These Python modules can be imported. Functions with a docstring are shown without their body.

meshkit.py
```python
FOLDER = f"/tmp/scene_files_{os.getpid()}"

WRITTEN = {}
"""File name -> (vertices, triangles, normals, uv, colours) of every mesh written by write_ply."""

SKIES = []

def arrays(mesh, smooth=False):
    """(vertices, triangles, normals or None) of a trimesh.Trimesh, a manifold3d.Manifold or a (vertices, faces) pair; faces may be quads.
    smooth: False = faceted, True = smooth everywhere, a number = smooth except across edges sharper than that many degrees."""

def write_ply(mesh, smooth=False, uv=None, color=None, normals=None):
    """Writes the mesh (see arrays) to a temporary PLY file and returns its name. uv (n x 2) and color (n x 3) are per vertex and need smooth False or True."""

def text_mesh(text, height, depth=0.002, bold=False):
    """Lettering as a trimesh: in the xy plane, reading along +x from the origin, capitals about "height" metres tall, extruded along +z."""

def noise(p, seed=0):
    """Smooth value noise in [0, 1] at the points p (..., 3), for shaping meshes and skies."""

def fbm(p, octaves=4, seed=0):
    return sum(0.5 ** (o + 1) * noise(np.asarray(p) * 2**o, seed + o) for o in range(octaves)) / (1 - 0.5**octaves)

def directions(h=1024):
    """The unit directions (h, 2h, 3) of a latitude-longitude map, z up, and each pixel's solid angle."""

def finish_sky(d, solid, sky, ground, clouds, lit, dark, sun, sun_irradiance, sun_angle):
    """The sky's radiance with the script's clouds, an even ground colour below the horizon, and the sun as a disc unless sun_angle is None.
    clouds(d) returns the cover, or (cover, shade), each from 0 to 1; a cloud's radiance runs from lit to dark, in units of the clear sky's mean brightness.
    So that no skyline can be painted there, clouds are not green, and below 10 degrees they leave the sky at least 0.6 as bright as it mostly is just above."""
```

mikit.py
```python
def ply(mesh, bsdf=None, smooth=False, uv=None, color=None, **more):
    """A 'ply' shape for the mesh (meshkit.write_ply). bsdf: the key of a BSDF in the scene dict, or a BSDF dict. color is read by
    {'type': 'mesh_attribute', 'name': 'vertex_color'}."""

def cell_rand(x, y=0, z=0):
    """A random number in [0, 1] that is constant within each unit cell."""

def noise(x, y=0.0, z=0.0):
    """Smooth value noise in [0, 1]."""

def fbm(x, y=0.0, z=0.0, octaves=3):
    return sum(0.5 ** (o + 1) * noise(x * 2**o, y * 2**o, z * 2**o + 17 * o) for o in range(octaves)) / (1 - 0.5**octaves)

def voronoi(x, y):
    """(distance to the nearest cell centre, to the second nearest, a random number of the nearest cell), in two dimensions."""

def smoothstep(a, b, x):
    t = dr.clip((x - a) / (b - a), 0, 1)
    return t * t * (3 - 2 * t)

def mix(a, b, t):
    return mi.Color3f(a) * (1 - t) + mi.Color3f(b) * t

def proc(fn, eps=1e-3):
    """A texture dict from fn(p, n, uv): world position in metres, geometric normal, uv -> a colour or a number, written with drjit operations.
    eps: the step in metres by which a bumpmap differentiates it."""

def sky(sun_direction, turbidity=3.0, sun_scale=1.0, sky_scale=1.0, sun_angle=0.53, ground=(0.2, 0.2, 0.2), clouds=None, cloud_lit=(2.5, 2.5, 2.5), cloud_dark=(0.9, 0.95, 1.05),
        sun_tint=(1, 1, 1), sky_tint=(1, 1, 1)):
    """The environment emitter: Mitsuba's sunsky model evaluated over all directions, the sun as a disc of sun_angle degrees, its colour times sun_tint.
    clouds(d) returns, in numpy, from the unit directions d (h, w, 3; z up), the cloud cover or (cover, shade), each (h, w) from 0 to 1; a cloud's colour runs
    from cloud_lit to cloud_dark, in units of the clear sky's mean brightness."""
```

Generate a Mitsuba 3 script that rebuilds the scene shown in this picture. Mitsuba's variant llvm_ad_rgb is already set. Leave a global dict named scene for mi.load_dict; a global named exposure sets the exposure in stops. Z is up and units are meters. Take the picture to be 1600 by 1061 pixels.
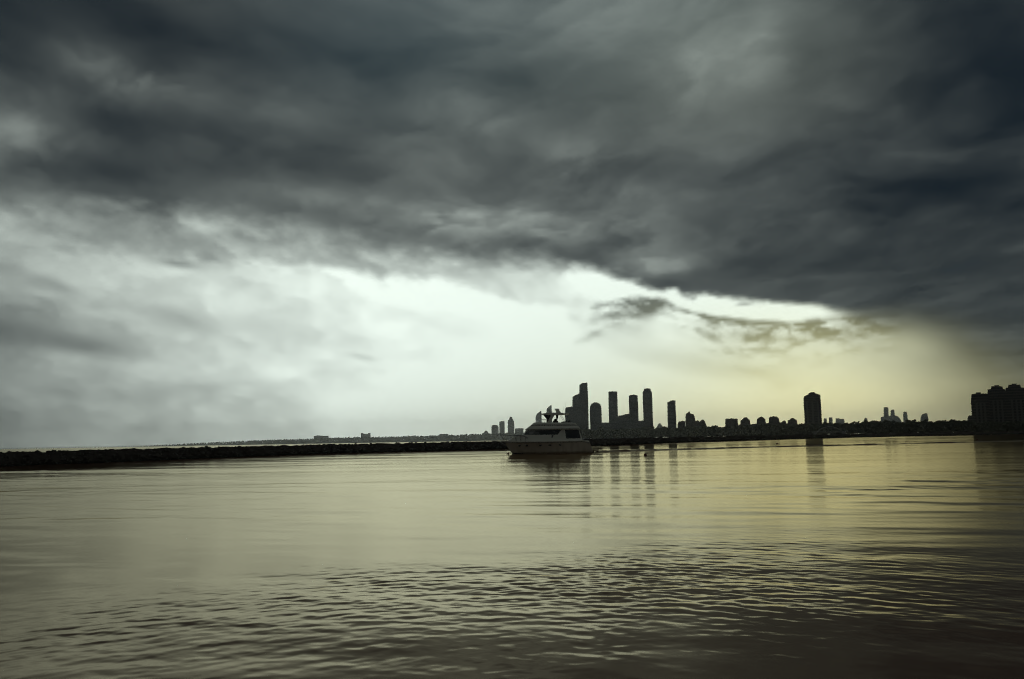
import math, random
import numpy as np, trimesh, manifold3d, mitsuba as mi, drjit as dr
import meshkit, mikit
from shapely.geometry import Polygon, box as sbox

T = mi.ScalarTransform4f
scene, labels = {}, {}
rng = np.random.default_rng(7)
EYE = 2.2                                        # metres above the water

# ---- camera -------------------------------------------------------------------------------------------------------------------
PITCH, ROLL = math.radians(6.46), math.radians(1.0)
fwd = np.array([0, math.cos(PITCH), math.sin(PITCH)])
up0 = np.array([0, -math.sin(PITCH), math.cos(PITCH)])
up = up0 * math.cos(ROLL) + np.array([1.0, 0, 0]) * math.sin(ROLL)
scene['camera'] = {'type': 'perspective', 'fov': 2 * math.degrees(math.atan(800 / 1386)), 'fov_axis': 'x',
                   'near_clip': 0.1, 'far_clip': 40000.0,
                   'to_world': T().look_at(origin=[0, 0, EYE], target=[0, float(fwd[1]), EYE + float(fwd[2])], up=[float(c) for c in up]),
                   'medium': {'type': 'ref', 'id': 'air'}}

EXPOSURE = 1.32
DARKEST = 0.006
SKY = dict(sun_direction=(0.40,0.895,0.19), turbidity=3, sun_scale=0.0, sky_scale=0.75, sky_tint=(0.82,1.0,0.95), cloud_lit=(11.35,12.75,11.6), cloud_dark=(0.06,0.125,0.20))
HAZE = 5.0e-5
WATER_ALPHA = 0.008, 0.018
RIPPLE, SWELL, BANDS = 0.0088, 0.0028, 0.0016

# ---- light: an overcast evening sky, the low sun hidden behind the deck on the right --------------------------------------------
exposure = EXPOSURE


# ---- the sky: a dark cloud deck with a bright gap along the horizon, thin wisps in front of the gap -------------------------
def sstep(a, b, x):
    t = np.clip((x - a) / (b - a), 0, 1)
    return t * t * (3 - 2 * t)


def clouds(d):
    """Cover and shade of the cloud per direction; az is the bearing in degrees (0 = +y), el the elevation."""
    x, y, z = d[..., 0], d[..., 1], np.clip(d[..., 2], 0, 1)
    az, el = np.degrees(np.arctan2(x, y)), np.degrees(np.arcsin(z))
    k = 1 / (z + 0.10)
    px_, py_ = x * k, y * k                                            # the deck is a level layer: its lumps flatten towards the horizon
    turn = np.stack([px_ * 0.93 + py_ * 0.36, -px_ * 0.36 + py_ * 0.93, 0 * z], -1)
    warp = meshkit.fbm(turn * [1.6, 1.4, 1] + 3, 3, 5)[..., None] - 0.5
    lump = meshkit.fbm(turn * [1.5, 1.25, 1] + 1.2 * warp, 4, 3) - 0.5
    fine = meshkit.fbm(turn * [4.4, 3.4, 1] + 1.6 * warp + 7, 5, 11) - 0.5
    wisp = meshkit.fbm(turn * [9.5, 6.5, 1] + 2.2 * warp + 4 * fine[..., None], 4, 13) - 0.5
    ae = np.stack([az, el + 0.12 * az, 0 * az], -1)
    soft = meshkit.fbm(ae * [0.13, 0.42, 1], 4, 21) - 0.5             # long streaks, nearly level
    curl = meshkit.fbm(ae * [0.36, 0.62, 1] + 1.5 * soft[..., None], 5, 31) - 0.5
    tiny = meshkit.fbm(ae * [0.95, 1.7, 1] + 2 * curl[..., None], 5, 41) - 0.5

    def lobe(a, e, wa, we, tilt=0.0):
        u, v = az - a, el - e
        return np.exp(-(u / wa) ** 2 - ((v + tilt * u) / we) ** 2)

    # brightness (as the eye sees it, 0 to 1) of the gap under the deck, with its thin grey veils
    t = 0.40 + 0.61 * np.exp(-((az - 3) / np.where(az < 3, 31.5, 26.0)) ** 2)
    t -= 0.05 * lobe(-19, 3.6, 9, 1.3, 0.03) + 0.06 * lobe(-27, 6, 6, 1.0, 0.1) + 0.06 * lobe(-31, 7.2, 4, 1.2) + 0.18 * lobe(-34, 2.0, 6, 5)
    t += 0.07 * lobe(-24, 10.0, 8, 2.0, 0.1) + 0.06 * lobe(-10, 9.6, 6, 1.3, 0.15) + 0.05 * lobe(-22, 4.8, 8, 0.5, 0.06) + 0.06 * lobe(-8, 2.5, 6, 1.2) + 0.09 * lobe(8, -0.5, 15, 4.0)
    t -= 0.07 * lobe(-6, 8.0, 4.5, 1.0, 0.25) + 0.06 * lobe(-12, 6.4, 5.0, 0.9, 0.1)
    t += 0.10 * soft * (0.3 + sstep(-2, -14, az)) + 0.14 * curl * (0.35 + sstep(4, -14, az)) + 0.11 * tiny * (0.3 + sstep(4, -14, az))
    # small grey puffs on the left
    puff = np.clip(1 + 2.5 * curl + 2.0 * tiny, 0, 2)
    t -= 0.22 * lobe(-20.9, 11.05, 1.6, 0.30, 0.12) * puff + 0.11 * lobe(-20.7, 7.7, 1.9, 0.6, 0.25) * puff + 0.13 * lobe(-25.6, 5.9, 2.6, 0.55, 0.15) * puff
    t -= 0.10 * lobe(-27.6, 9.3, 1.5, 0.4, 0.3) * puff + 0.07 * lobe(-16, 7.4, 2.2, 0.7, 0.1) * puff + 0.08 * lobe(-9.6, 5.4, 1.0, 0.22, 0.2) * puff + 0.05 * lobe(-31, 6.8, 3, 0.8, 0.1) * puff
    # blue-grey veil hanging below the wisps
    t -= 0.17 * lobe(11.6, 4.6, 4.6, 0.70, 0.17) * np.clip(1 + 1.5 * curl, 0.3, 2) + 0.10 * lobe(6.5, 6.8, 2.6, 1.2, 0.2) + 0.12 * lobe(15.3, 3.95, 1.3, 0.3, 0.2) + 0.08 * lobe(16.8, 3.1, 0.7, 0.4)
    # the right: the gap dims into the heavy bank
    right = az + 5 * soft + 0.35 * (el - 4)
    t -= 0.04 * sstep(15, 24, right) + 0.54 * sstep(19, 35, right)
    # torn dark wisps in the bright gap, right of the middle
    tear = np.clip(1.0 + 5.0 * tiny + 1.5 * curl, 0, 2.2)
    tail = np.interp(az, [7.0, 9.6, 10.7, 13.1, 15.4, 17.4, 19.7, 21.9, 24.0], [8.9, 8.55, 8.1, 7.42, 7.02, 6.82, 6.95, 7.0, 7.05]) + 0.25 * curl
    below = tail - el
    shred = meshkit.fbm(np.stack([az * 0.95 + 0.6 * below, below * 2.9, 0 * az], -1) + 3.0 * curl[..., None], 5, 51) - 0.5
    torn = sstep(-0.24, 0.24, shred)
    w = 0.86 * lobe(8.5, 8.45, 1.7, 0.55, 0.04) * (0.45 + 0.75 * torn) + 0.50 * lobe(6.7, 8.0, 1.9, 1.0, 0.1) * torn
    w += 0.36 * np.exp(-((el - tail) / 0.20) ** 2) * sstep(8.4, 9.6, az) * sstep(24.5, 23, az) * np.clip(tear, 0.65, 1.2)
    under = np.exp(-(np.clip(below, 0, 9) / 1.45) ** 1.5) * sstep(-0.05, 0.12, below) * sstep(9.5, 13.5, az) * sstep(25, 22.5, az)
    w += 0.95 * under * torn ** 1.5 * (1 + 1.5 * tiny) + (0.36 * lobe(14.9, 6.15, 2.3, 0.36, 0.0) + 0.34 * lobe(18.8, 6.05, 2.2, 0.28, -0.1) + 0.42 * lobe(22.3, 6.1, 1.6, 0.26, -0.08) + 0.26 * lobe(14.2, 5.4, 2.0, 0.3, 0.05)) * (0.2 + 0.9 * torn)
    w += 0.15 * lobe(5.0, 6.5, 1.0, 0.25, -0.3) * tear
    t -= np.clip(w, 0, 0.66) * (0.45 + 0.55 * sstep(0.4, 0.9, t))
    # half-lit grey-green skirt of the deck, left of the middle
    eB = np.interp(az, [-40, -30.3, -27.2, -23.7, -20.1, -16.2, -10.3, -7.4, -4.9, -1.6, 2.1, 6.2, 8.2], [12.6, 12.3, 11.94, 10.9, 11.0, 11.02, 10.65, 9.95, 9.8, 8.87, 7.73, 6.5, 5.0])
    eB = eB + 0.9 * curl + 0.5 * soft + 0.9 * tiny
    skirt = sstep(-0.25, 0.75, el - eB) * sstep(9.5, 5.5, az)
    tB = 0.62 - 0.11 * sstep(-22, -31, az) + 0.24 * sstep(-6, 5, az) + 0.3 * curl + 0.15 * soft + 0.14 * tiny + 0.08 * sstep(1.5, 0, el - eB)
    t = t * (1 - skirt) + np.minimum(tB, t + 0.05) * skirt
    # bright sliver right under the deck's edge
    eA = np.interp(az, [-40, -30.2, -25.8, -20.9, -16.2, -12.3, -8.3, -4.1, 0.1, 2.3, 4.4, 6.4, 8.4, 10.9, 13.7, 16.4, 19.4, 21.5, 24.3, 27.0, 30.0, 45],
                   [13.6, 13.6, 13.9, 13.9, 13.5, 13.0, 12.4, 11.9, 11.5, 11.5, 11.0, 10.3, 9.7, 9.0, 8.6, 8.2, 7.85, 7.05, 6.5, 5.4, 4.0, 3.0])
    t += 0.26 * np.exp(-((el - eA + 0.7) / 0.75) ** 2) * sstep(2, 6, az) * sstep(22.5, 19, az) * (1 - np.clip(1.6 * w, 0, 1))
    # the deck itself
    eA = eA + (1.1 * curl + 1.2 * tiny) * sstep(26, 12, az) * np.where(az < 2, 0.9, 0.7) + 0.7 * soft
    wA = np.interp(az, [-31, -10, 0, 4, 10, 20, 24, 31], [1.0, 1.3, 1.3, 0.7, 0.30, 0.30, 1.6, 3.2])
    deck = sstep(-wA, wA, el - eA)
    tD = 0.285 + 0.27 * lump + 0.22 * fine + 0.08 * wisp + 0.05 * curl + 0.05 * soft
    up = (0.13 * lobe(-3, 14.1, 6, 1.2, 0.12) + 0.08 * lobe(3, 13.5, 6, 1.8) + 0.11 * lobe(9, 11.2, 3.5, 1.3) + 0.09 * lobe(-20, 14.3, 4, 0.8, 0.1) + 0.13 * lobe(-30, 17.4, 2.5, 1.4) + 0.06 * lobe(-28, 14, 5, 0.8)
          + 0.13 * lobe(4.5, 18.2, 2.6, 1.3) + 0.10 * lobe(-3, 20.8, 3.5, 1.6, 0.1) + 0.13 * lobe(12.5, 22.3, 4, 2.0, -0.3) + 0.09 * lobe(6, 27, 11, 3.0) + 0.16 * lobe(-24.5, 21.6, 3.4, 1.1, 0.15) + 0.06 * lobe(17, 24, 1.5, 3, -0.8)
          + 0.07 * lobe(-13, 15.6, 3.5, 0.8, 0.1) + 0.06 * lobe(7, 15.8, 4, 1.0))
    tD += up * np.clip(1 + 2.2 * fine + 1.5 * wisp, 0.4, 1.6)
    tD -= 0.08 * lobe(-13, 17.6, 7, 1.8, 0.1) + 0.07 * lobe(-11, 24, 6, 3.0) + 0.07 * lobe(-26, 16, 4, 1.3) + 0.14 * lobe(-31, 25.5, 8, 4) - 0.05 * lobe(-9, 21.5, 5, 1.8) + 0.04 * lobe(-32, 18, 4, 8) + 0.06 * lobe(8, 16.9, 3, 0.8) + 0.06 * lobe(-24, 19.0, 5, 0.9) + 0.05 * lobe(-21, 24.5, 4, 1.2)
    tD -= 0.21 * sstep(13, 32, az + 0.15 * (el - 15)) * sstep(90, 50, az)
    tD += 0.10 * sstep(29, 60, el)
    t = t * (1 - deck) + tD * deck
    low = 0.215 + 0.22 * lump + 0.20 * fine + 0.08 * wisp
    t = np.where(el < 14, np.maximum(t, low * sstep(14, 11, el)), t)
    # all round, outside the gap: the same deck goes on, a little brighter towards the horizon
    away = sstep(38, 60, np.abs(az))
    t = t * (1 - away) + away * (0.23 + 0.26 * lump + 0.14 * fine + 0.06 * sstep(12, 2, el) + 0.14 * sstep(26, 60, el))
    t = np.clip(t, 0.05, 0.97)
    b = np.where(t < 0.04045, t / 12.92, ((t + 0.055) / 1.055) ** 2.4)
    # warm evening light filters through thin cloud low on the right; a little blue through thin cloud high up
    thin = (0.48 * lobe(19, 2.5, 14, 6.0) * sstep(32, 16, right) + 0.10 * lobe(29, 2.5, 9, 5.0) + 0.30 * lobe(6, 0, 18, 4.0) + 0.07 * lobe(4, 6, 12, 5.0)) * (1 - deck) + 0.07 * lobe(24.5, 5.6, 2.5, 1.0) * (1 - 0.6 * deck) + 0.28 * sstep(16, 27, el) * sstep(26, 8, np.abs(az - 3))
    return np.clip(1 - thin, 0, 1), np.clip(1 - (b - DARKEST) / (1 - DARKEST), 0, 1)


scene['light_of_the_sky'] = mikit.sky(**SKY, clouds=clouds)

# ---- the air: one box of thin haze round everything ------------------------------------------------------------------------------
scene['air'] = {'type': 'homogeneous', 'albedo': {'type': 'rgb', 'value': [0.93, 0.95, 0.97]}, 'sigma_t': HAZE,
                'phase': {'type': 'hg', 'g': 0.75}}
scene['haze'] = {'type': 'cube', 'to_world': T().translate([0, 0, 134.0]).scale([12000, 12000, 136.0]),
                 'bsdf': {'type': 'null'}, 'interior': {'type': 'ref', 'id': 'air'}}
labels['haze'] = {'label': 'thin evening haze over the water', 'kind': 'stuff'}

# ---- helpers -----------------------------------------------------------------------------------------------------------------------
def numbered(key):
    if key not in labels and key not in scene:
        return key
    n = 1
    while f'{key}_{n:03d}' in labels or f'{key}_{n:03d}' in scene:
        n += 1
    return f'{key}_{n:03d}'


def thing(name, label, category, group=None):
    """A thing without a mesh of its own: the key that its parts' keys start with."""
    key = numbered(name)
    labels[key] = {'label': label, 'category': category, **({'group': group} if group else {})}
    return key


def put(name, mesh, bsdf, parent=None, smooth=False, kind=None, label=None, **more):
    key = numbered(f'{parent}__{name}' if parent else name)
    scene[key] = mikit.ply(mesh, bsdf, smooth, **more)
    if kind or label:
        labels[key] = {**({'label': label} if label else {}), **({'kind': kind} if kind else {})}
    return key


def bearing(az, dist):
    """Ground point at a compass bearing (degrees, 0 = +y) and a distance from the landing where the photographer stands."""
    return np.array([math.sin(math.radians(az)) * dist, math.cos(math.radians(az)) * dist])


def box(x0, x1, y0, y1, z0, z1, c=0.0):
    if c <= 0:
        m = trimesh.creation.box(bounds=[[x0, y0, z0], [x1, y1, z1]])
        return m
    p = [[x, y, z] for x, dx in ((x0, c), (x1, -c)) for y, dy in ((y0, c), (y1, -c)) for z, dz in ((z0, c), (z1, -c)) for x, y, z in
         ((x, y + dy, z + dz), (x + dx, y, z + dz), (x + dx, y + dy, z))]
    return trimesh.Trimesh(np.array(p), process=False).convex_hull


def tube(points, r, n=8):
    """A round bar along the points."""
    P = np.asarray(points, float)
    r = np.broadcast_to(r, len(P))
    V, Fc = [], []
    for i in range(len(P)):
        t = P[min(i + 1, len(P) - 1)] - P[max(i - 1, 0)]
        t = t / np.linalg.norm(t)
        a = np.cross(t, [0, 0, 1.0] if abs(t[2]) < 0.9 else [1.0, 0, 0])
        a /= np.linalg.norm(a)
        b = np.cross(t, a)
        for k in range(n):
            q = 2 * math.pi * k / n
            V.append(P[i] + r[i] * (a * math.cos(q) + b * math.sin(q)))
    for i in range(len(P) - 1):
        for k in range(n):
            a, b, c, d = i * n + k, i * n + (k + 1) % n, (i + 1) * n + (k + 1) % n, (i + 1) * n + k
            Fc += [[a, c, b], [a, d, c]]
    for i, flip in ((0, 0), (len(P) - 1, 1)):
        V.append(P[i])
        for k in range(n):
            f = [len(V) - 1, i * n + k, i * n + (k + 1) % n]
            Fc.append(f if not flip else f[::-1])
    return trimesh.Trimesh(np.array(V), np.array(Fc), process=False)


def prism(poly, y0, y1):
    """A polygon in (x, z) drawn out from y0 to y1."""
    m = trimesh.creation.extrude_polygon(Polygon(poly) if not hasattr(poly, 'exterior') else poly, y1 - y0, engine='earcut')
    v = m.vertices
    m.vertices = np.stack([v[:, 0], y1 - v[:, 2], v[:, 1]], -1)
    return m


def join(*ms):
    return trimesh.util.concatenate([m for x in ms for m in (x if isinstance(x, (list, tuple)) else [x])])


def placed(m, x, y, rot=0.0, z=0.0):
    m = m.copy()
    c, s = math.cos(rot), math.sin(rot)
    v = m.vertices
    m.vertices = np.stack([v[:, 0] * c - v[:, 1] * s + x, v[:, 0] * s + v[:, 1] * c + y, v[:, 2] + z], -1)
    return m


# ---- materials ---------------------------------------------------------------------------------------------------------------------
def P(name, **k):
    scene[name] = {'type': 'twosided', 'bsdf': {'type': 'principled', **k}}


def rgb(*c):
    return {'type': 'rgb', 'value': list(c)}


def floors(wall, glass, step=3.1):
    """Far towers: storeys of wall and window, too far away to tell one window from the next."""
    def fn(p, n, uv):
        f = p.z / step
        f = f - dr.floor(f)
        band = mikit.smoothstep(0.30, 0.38, f) * mikit.smoothstep(0.98, 0.90, f)
        bay = mikit.cell_rand(dr.floor((p.x + p.y * 0.37) / 4.5), dr.floor(p.z / step), 3)
        dirt = 0.85 + 0.3 * mikit.fbm(p.x * 0.05, p.y * 0.05, p.z * 0.02)
        return mikit.mix(wall, glass, band * (0.65 + 0.35 * bay)) * dirt
    return mikit.proc(fn)


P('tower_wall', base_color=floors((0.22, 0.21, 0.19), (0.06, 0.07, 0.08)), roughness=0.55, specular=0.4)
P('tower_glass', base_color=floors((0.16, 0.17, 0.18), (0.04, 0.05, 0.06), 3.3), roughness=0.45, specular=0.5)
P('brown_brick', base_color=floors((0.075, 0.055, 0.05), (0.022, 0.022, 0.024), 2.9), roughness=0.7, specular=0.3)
P('slab_concrete', base_color=rgb(0.18, 0.17, 0.16), roughness=0.8, specular=0.2)
P('dark_concrete', base_color=rgb(0.085, 0.078, 0.072), roughness=0.85, specular=0.2)
P('roof_metal', base_color=rgb(0.12, 0.12, 0.12), roughness=0.6, specular=0.3)
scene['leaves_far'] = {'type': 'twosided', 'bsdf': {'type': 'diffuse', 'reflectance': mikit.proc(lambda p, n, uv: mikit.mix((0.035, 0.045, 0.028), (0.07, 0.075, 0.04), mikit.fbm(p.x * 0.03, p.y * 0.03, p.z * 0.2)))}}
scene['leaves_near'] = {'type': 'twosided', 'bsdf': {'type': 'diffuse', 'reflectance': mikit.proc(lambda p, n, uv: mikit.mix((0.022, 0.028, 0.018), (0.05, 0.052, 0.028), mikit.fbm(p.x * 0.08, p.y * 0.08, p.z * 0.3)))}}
scene['earth'] = {'type': 'twosided', 'bsdf': {'type': 'diffuse', 'reflectance': mikit.proc(lambda p, n, uv: mikit.mix((0.03, 0.03, 0.02), (0.06, 0.05, 0.04), mikit.fbm(p.x * 0.05, p.y * 0.05, p.z)))}}
def rock_colour(p, n, uv):
    wet = mikit.smoothstep(0.75, 0.25, p.z + 0.3 * mikit.fbm(p.x * 0.7, p.y * 0.7, 0.0))
    c = mikit.mix((0.025, 0.020, 0.017), (0.060, 0.049, 0.041), mikit.fbm(p.x * 1.3, p.y * 1.3, p.z * 1.3, 4))
    return c * (1 - 0.55 * wet)
scene['rock'] = {'type': 'twosided', 'bsdf': {'type': 'diffuse', 'reflectance': mikit.proc(rock_colour)}}
def white_paint(p, n, uv):
    streak = mikit.fbm(p.x * 2.2, p.y * 2.2, p.z * 0.35, 4)
    scum = mikit.smoothstep(0.55, 0.05, p.z) * 0.5
    return mikit.mix((0.50, 0.41, 0.31), (0.34, 0.26, 0.18), mikit.smoothstep(0.45, 0.75, streak) * 0.6 + scum)
P('white_hull', base_color=mikit.proc(white_paint), roughness=0.35, specular=0.5)
P('white_gelcoat', base_color=mikit.proc(lambda p, n, uv: mikit.mix((0.78, 0.74, 0.64), (0.62, 0.57, 0.47), mikit.fbm(p.x * 1.6, p.y * 1.6, p.z * 0.6, 4))), roughness=0.3, specular=0.5)
P('boot_stripe', base_color=rgb(0.03, 0.03, 0.035), roughness=0.5, specular=0.4)
P('dark_glass', base_color=rgb(0.012, 0.012, 0.013), roughness=0.08, specular=0.5)
P('steel', base_color=rgb(0.55, 0.55, 0.53), roughness=0.3, metallic=1.0)
P('black_rubber', base_color=rgb(0.025, 0.025, 0.025), roughness=0.7, specular=0.3)
P('rub_strip', base_color=rgb(0.12, 0.10, 0.08), roughness=0.6, specular=0.3)
scene['clear_acrylic'] = {'type': 'thindielectric', 'int_ior': 1.49}
P('grey_glass', base_color=mikit.proc(lambda p, n, uv: mikit.mix((0.05, 0.05, 0.05), (0.30, 0.28, 0.25), mikit.smoothstep(0.35, 0.7, mikit.fbm(p.x * 1.1, 3.0, p.z * 2.5)))), roughness=0.15, specular=0.5)
P('dark_rail', base_color=rgb(0.10, 0.085, 0.075), roughness=0.5, specular=0.4)
P('canvas', base_color=rgb(0.05, 0.045, 0.05), roughness=0.9, specular=0.1)
P('teak', base_color=mikit.proc(lambda p, n, uv: mikit.mix((0.16, 0.10, 0.06), (0.26, 0.17, 0.10), mikit.noise(p.x * 1.0, p.y * 18.0, 0.0))), roughness=0.7, specular=0.2)
P('red_buoy', base_color=mikit.proc(lambda p, n, uv: mikit.mix((0.20, 0.035, 0.02), (0.10, 0.03, 0.025), mikit.fbm(p.x * 6, p.y * 6, p.z * 6, 3))), roughness=0.6, specular=0.3)
P('white_steel_paint', base_color=rgb(0.17, 0.165, 0.15), roughness=0.5, specular=0.3)
for name, alpha in (('slick_water', WATER_ALPHA[0]), ('breezy_water', WATER_ALPHA[1])):
    scene[name] = {'type': 'roughplastic', 'distribution': 'beckmann', 'alpha': alpha, 'int_ior': 1.333,
                   'diffuse_reflectance': rgb(0.135, 0.058, 0.036), 'specular_reflectance': rgb(0.93, 0.84, 0.63), 'nonlinear': False}


def breeze(p, n, uv):
    """Where faint wind roughens the water: long patches lying across the bay."""
    return mikit.smoothstep(0.36, 0.66, 0.6 * mikit.fbm(p.x * 0.018, p.y * 0.030, 2.0, 3) + 0.4 * mikit.fbm(p.x * 0.09, p.y * 0.13, 5.0, 3))


scene['water_surface'] = {'type': 'blendbsdf', 'weight': mikit.proc(breeze), 'a': {'type': 'ref', 'id': 'slick_water'}, 'b': {'type': 'ref', 'id': 'breezy_water'}}

# ---- water: one sheet to the horizon, rippled near the landing and nearly calm farther out ---------------------------------------
def water():
    rings, r = [0.4], 0.4
    while r < 11600:
        r += 0.09 if r < 6 else min(max(0.030, r * r / 6500), r * 0.06)
        rings.append(r)
    R = np.array(rings)
    fine = np.arange(-48, 48.01, 0.11)
    coarse = np.arange(48, 312.01, 2.0)[1:-1]
    A = np.radians(np.concatenate([fine, coarse]))
    dA = np.radians(np.concatenate([np.full(len(fine), 0.11), np.full(len(coarse), 2.0)]))
    rr, aa = np.meshgrid(R, A, indexing='ij')
    x, y = rr * np.sin(aa), rr * np.cos(aa)
    cell = np.maximum(np.gradient(R)[:, None], 0.6 * R[:, None] * dA[None, :])
    near = rr < 420
    h = np.zeros_like(x)
    xs, ys, cs = x[near], y[near], cell[near]
    flat = np.zeros(len(xs))
    pts = np.stack([xs, ys, 0 * xs], -1)
    patch = meshkit.fbm(pts * [0.10, 0.07, 1], 3, 61)
    gust = meshkit.fbm(pts * [0.022, 0.05, 1], 3, 62)
    mound = meshkit.fbm(pts * [0.55, 0.55, 1], 3, 63)
    # ripples from the landing reach out farther to the right than to the left, in patches
    reach = 10.0 + 9.5 * sstep(-2.5, 6, xs) + 8 * (patch - 0.5) * 2
    dist = np.hypot(xs, ys)
    active = sstep(reach * 1.45, reach * 0.60, dist) * (0.15 + 0.85 * sstep(9.2, 14.5, dist + 2.5 * (mound - 0.5) - 0.12 * xs))
    g = np.random.default_rng(5)
    def train(lam, slope, direction, weight, source=None):
        nonlocal flat
        k = 2 * np.pi / lam
        keep = sstep(2.6, 5.0, lam / cs)
        run = xs * math.sin(direction) + ys * math.cos(direction) if source is None else np.hypot(xs - source[0], ys - source[1])
        ph = k * run + g.uniform(0, 2 * np.pi)
        bend = 1.1 + 0.10 * k
        s = np.sin(ph + bend * (mound - 0.5) * 2)
        flat = flat + keep * weight * slope / k * (s + 0.22 * np.cos(2 * ph))
    for i in range(54):                                                # short ripples
        lam = 0.16 * (0.62 / 0.16) ** g.uniform(0, 1)
        weight = active * (0.45 + 1.2 * np.clip(patch * 1.7 - 0.3, 0, 1)) * (0.75 + 0.75 * np.exp(-((xs - 2.8) / 4.5) ** 2 - ((ys - 15) / 5.0) ** 2))
        if i % 3 == 0:                                                 # some run out in rings from the landing stage
            train(lam, RIPPLE, 0.0, weight, (g.normal(0.4, 2.5), g.normal(4.0, 1.5)))
        else:                                                          # the rest cross each other every way
            train(lam, RIPPLE, g.uniform(-1.35, 1.35), weight)
    for i in range(8):                                                 # a few larger wavelets among them
        train(0.65 * 2.2 ** g.uniform(0, 1), 0.8 * RIPPLE, g.uniform(-0.9, 0.9), active * np.clip(gust * 1.8 - 0.4, 0, 1))
    for i in range(14):                                                # longer, low undulations everywhere
        lam = 0.9 * (5.0 / 0.9) ** g.uniform(0, 1)
        train(lam, SWELL, g.normal(0.10, 0.35), 0.35 + 1.3 * np.clip(gust * 2 - 0.6, 0, 1) + 0.3 * active)
    for i in range(18):                                                # faint broad bands in the open bay
        lam = 5.0 * (28.0 / 5.0) ** g.uniform(0, 1)
        train(lam, BANDS, g.normal(0.0, 0.5), (0.5 + 1.2 * np.clip(gust * 2 - 0.5, 0, 1)) * sstep(18, 45, dist))
    h[near] = flat
    V = np.stack([x, y, h], -1).reshape(-1, 3)
    nr, na = x.shape
    i, j = np.meshgrid(np.arange(nr - 1), np.arange(na), indexing='ij')
    a, b = i * na + j, i * na + (j + 1) % na
    c, d = (i + 1) * na + (j + 1) % na, (i + 1) * na + j
    Fq = np.stack([a, b, c, d], -1).reshape(-1, 4)[:, ::-1]
    Ft = np.vstack([Fq[:, [0, 1, 2]], Fq[:, [0, 2, 3]]])
    hub = len(V)
    V = np.vstack([V, [[0, 0, 0]]])
    Ft = np.vstack([Ft, np.stack([np.full(na, hub), (np.arange(na) + 1) % na, np.arange(na)], -1)])
    m = trimesh.Trimesh(V, Ft, process=False)
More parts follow.
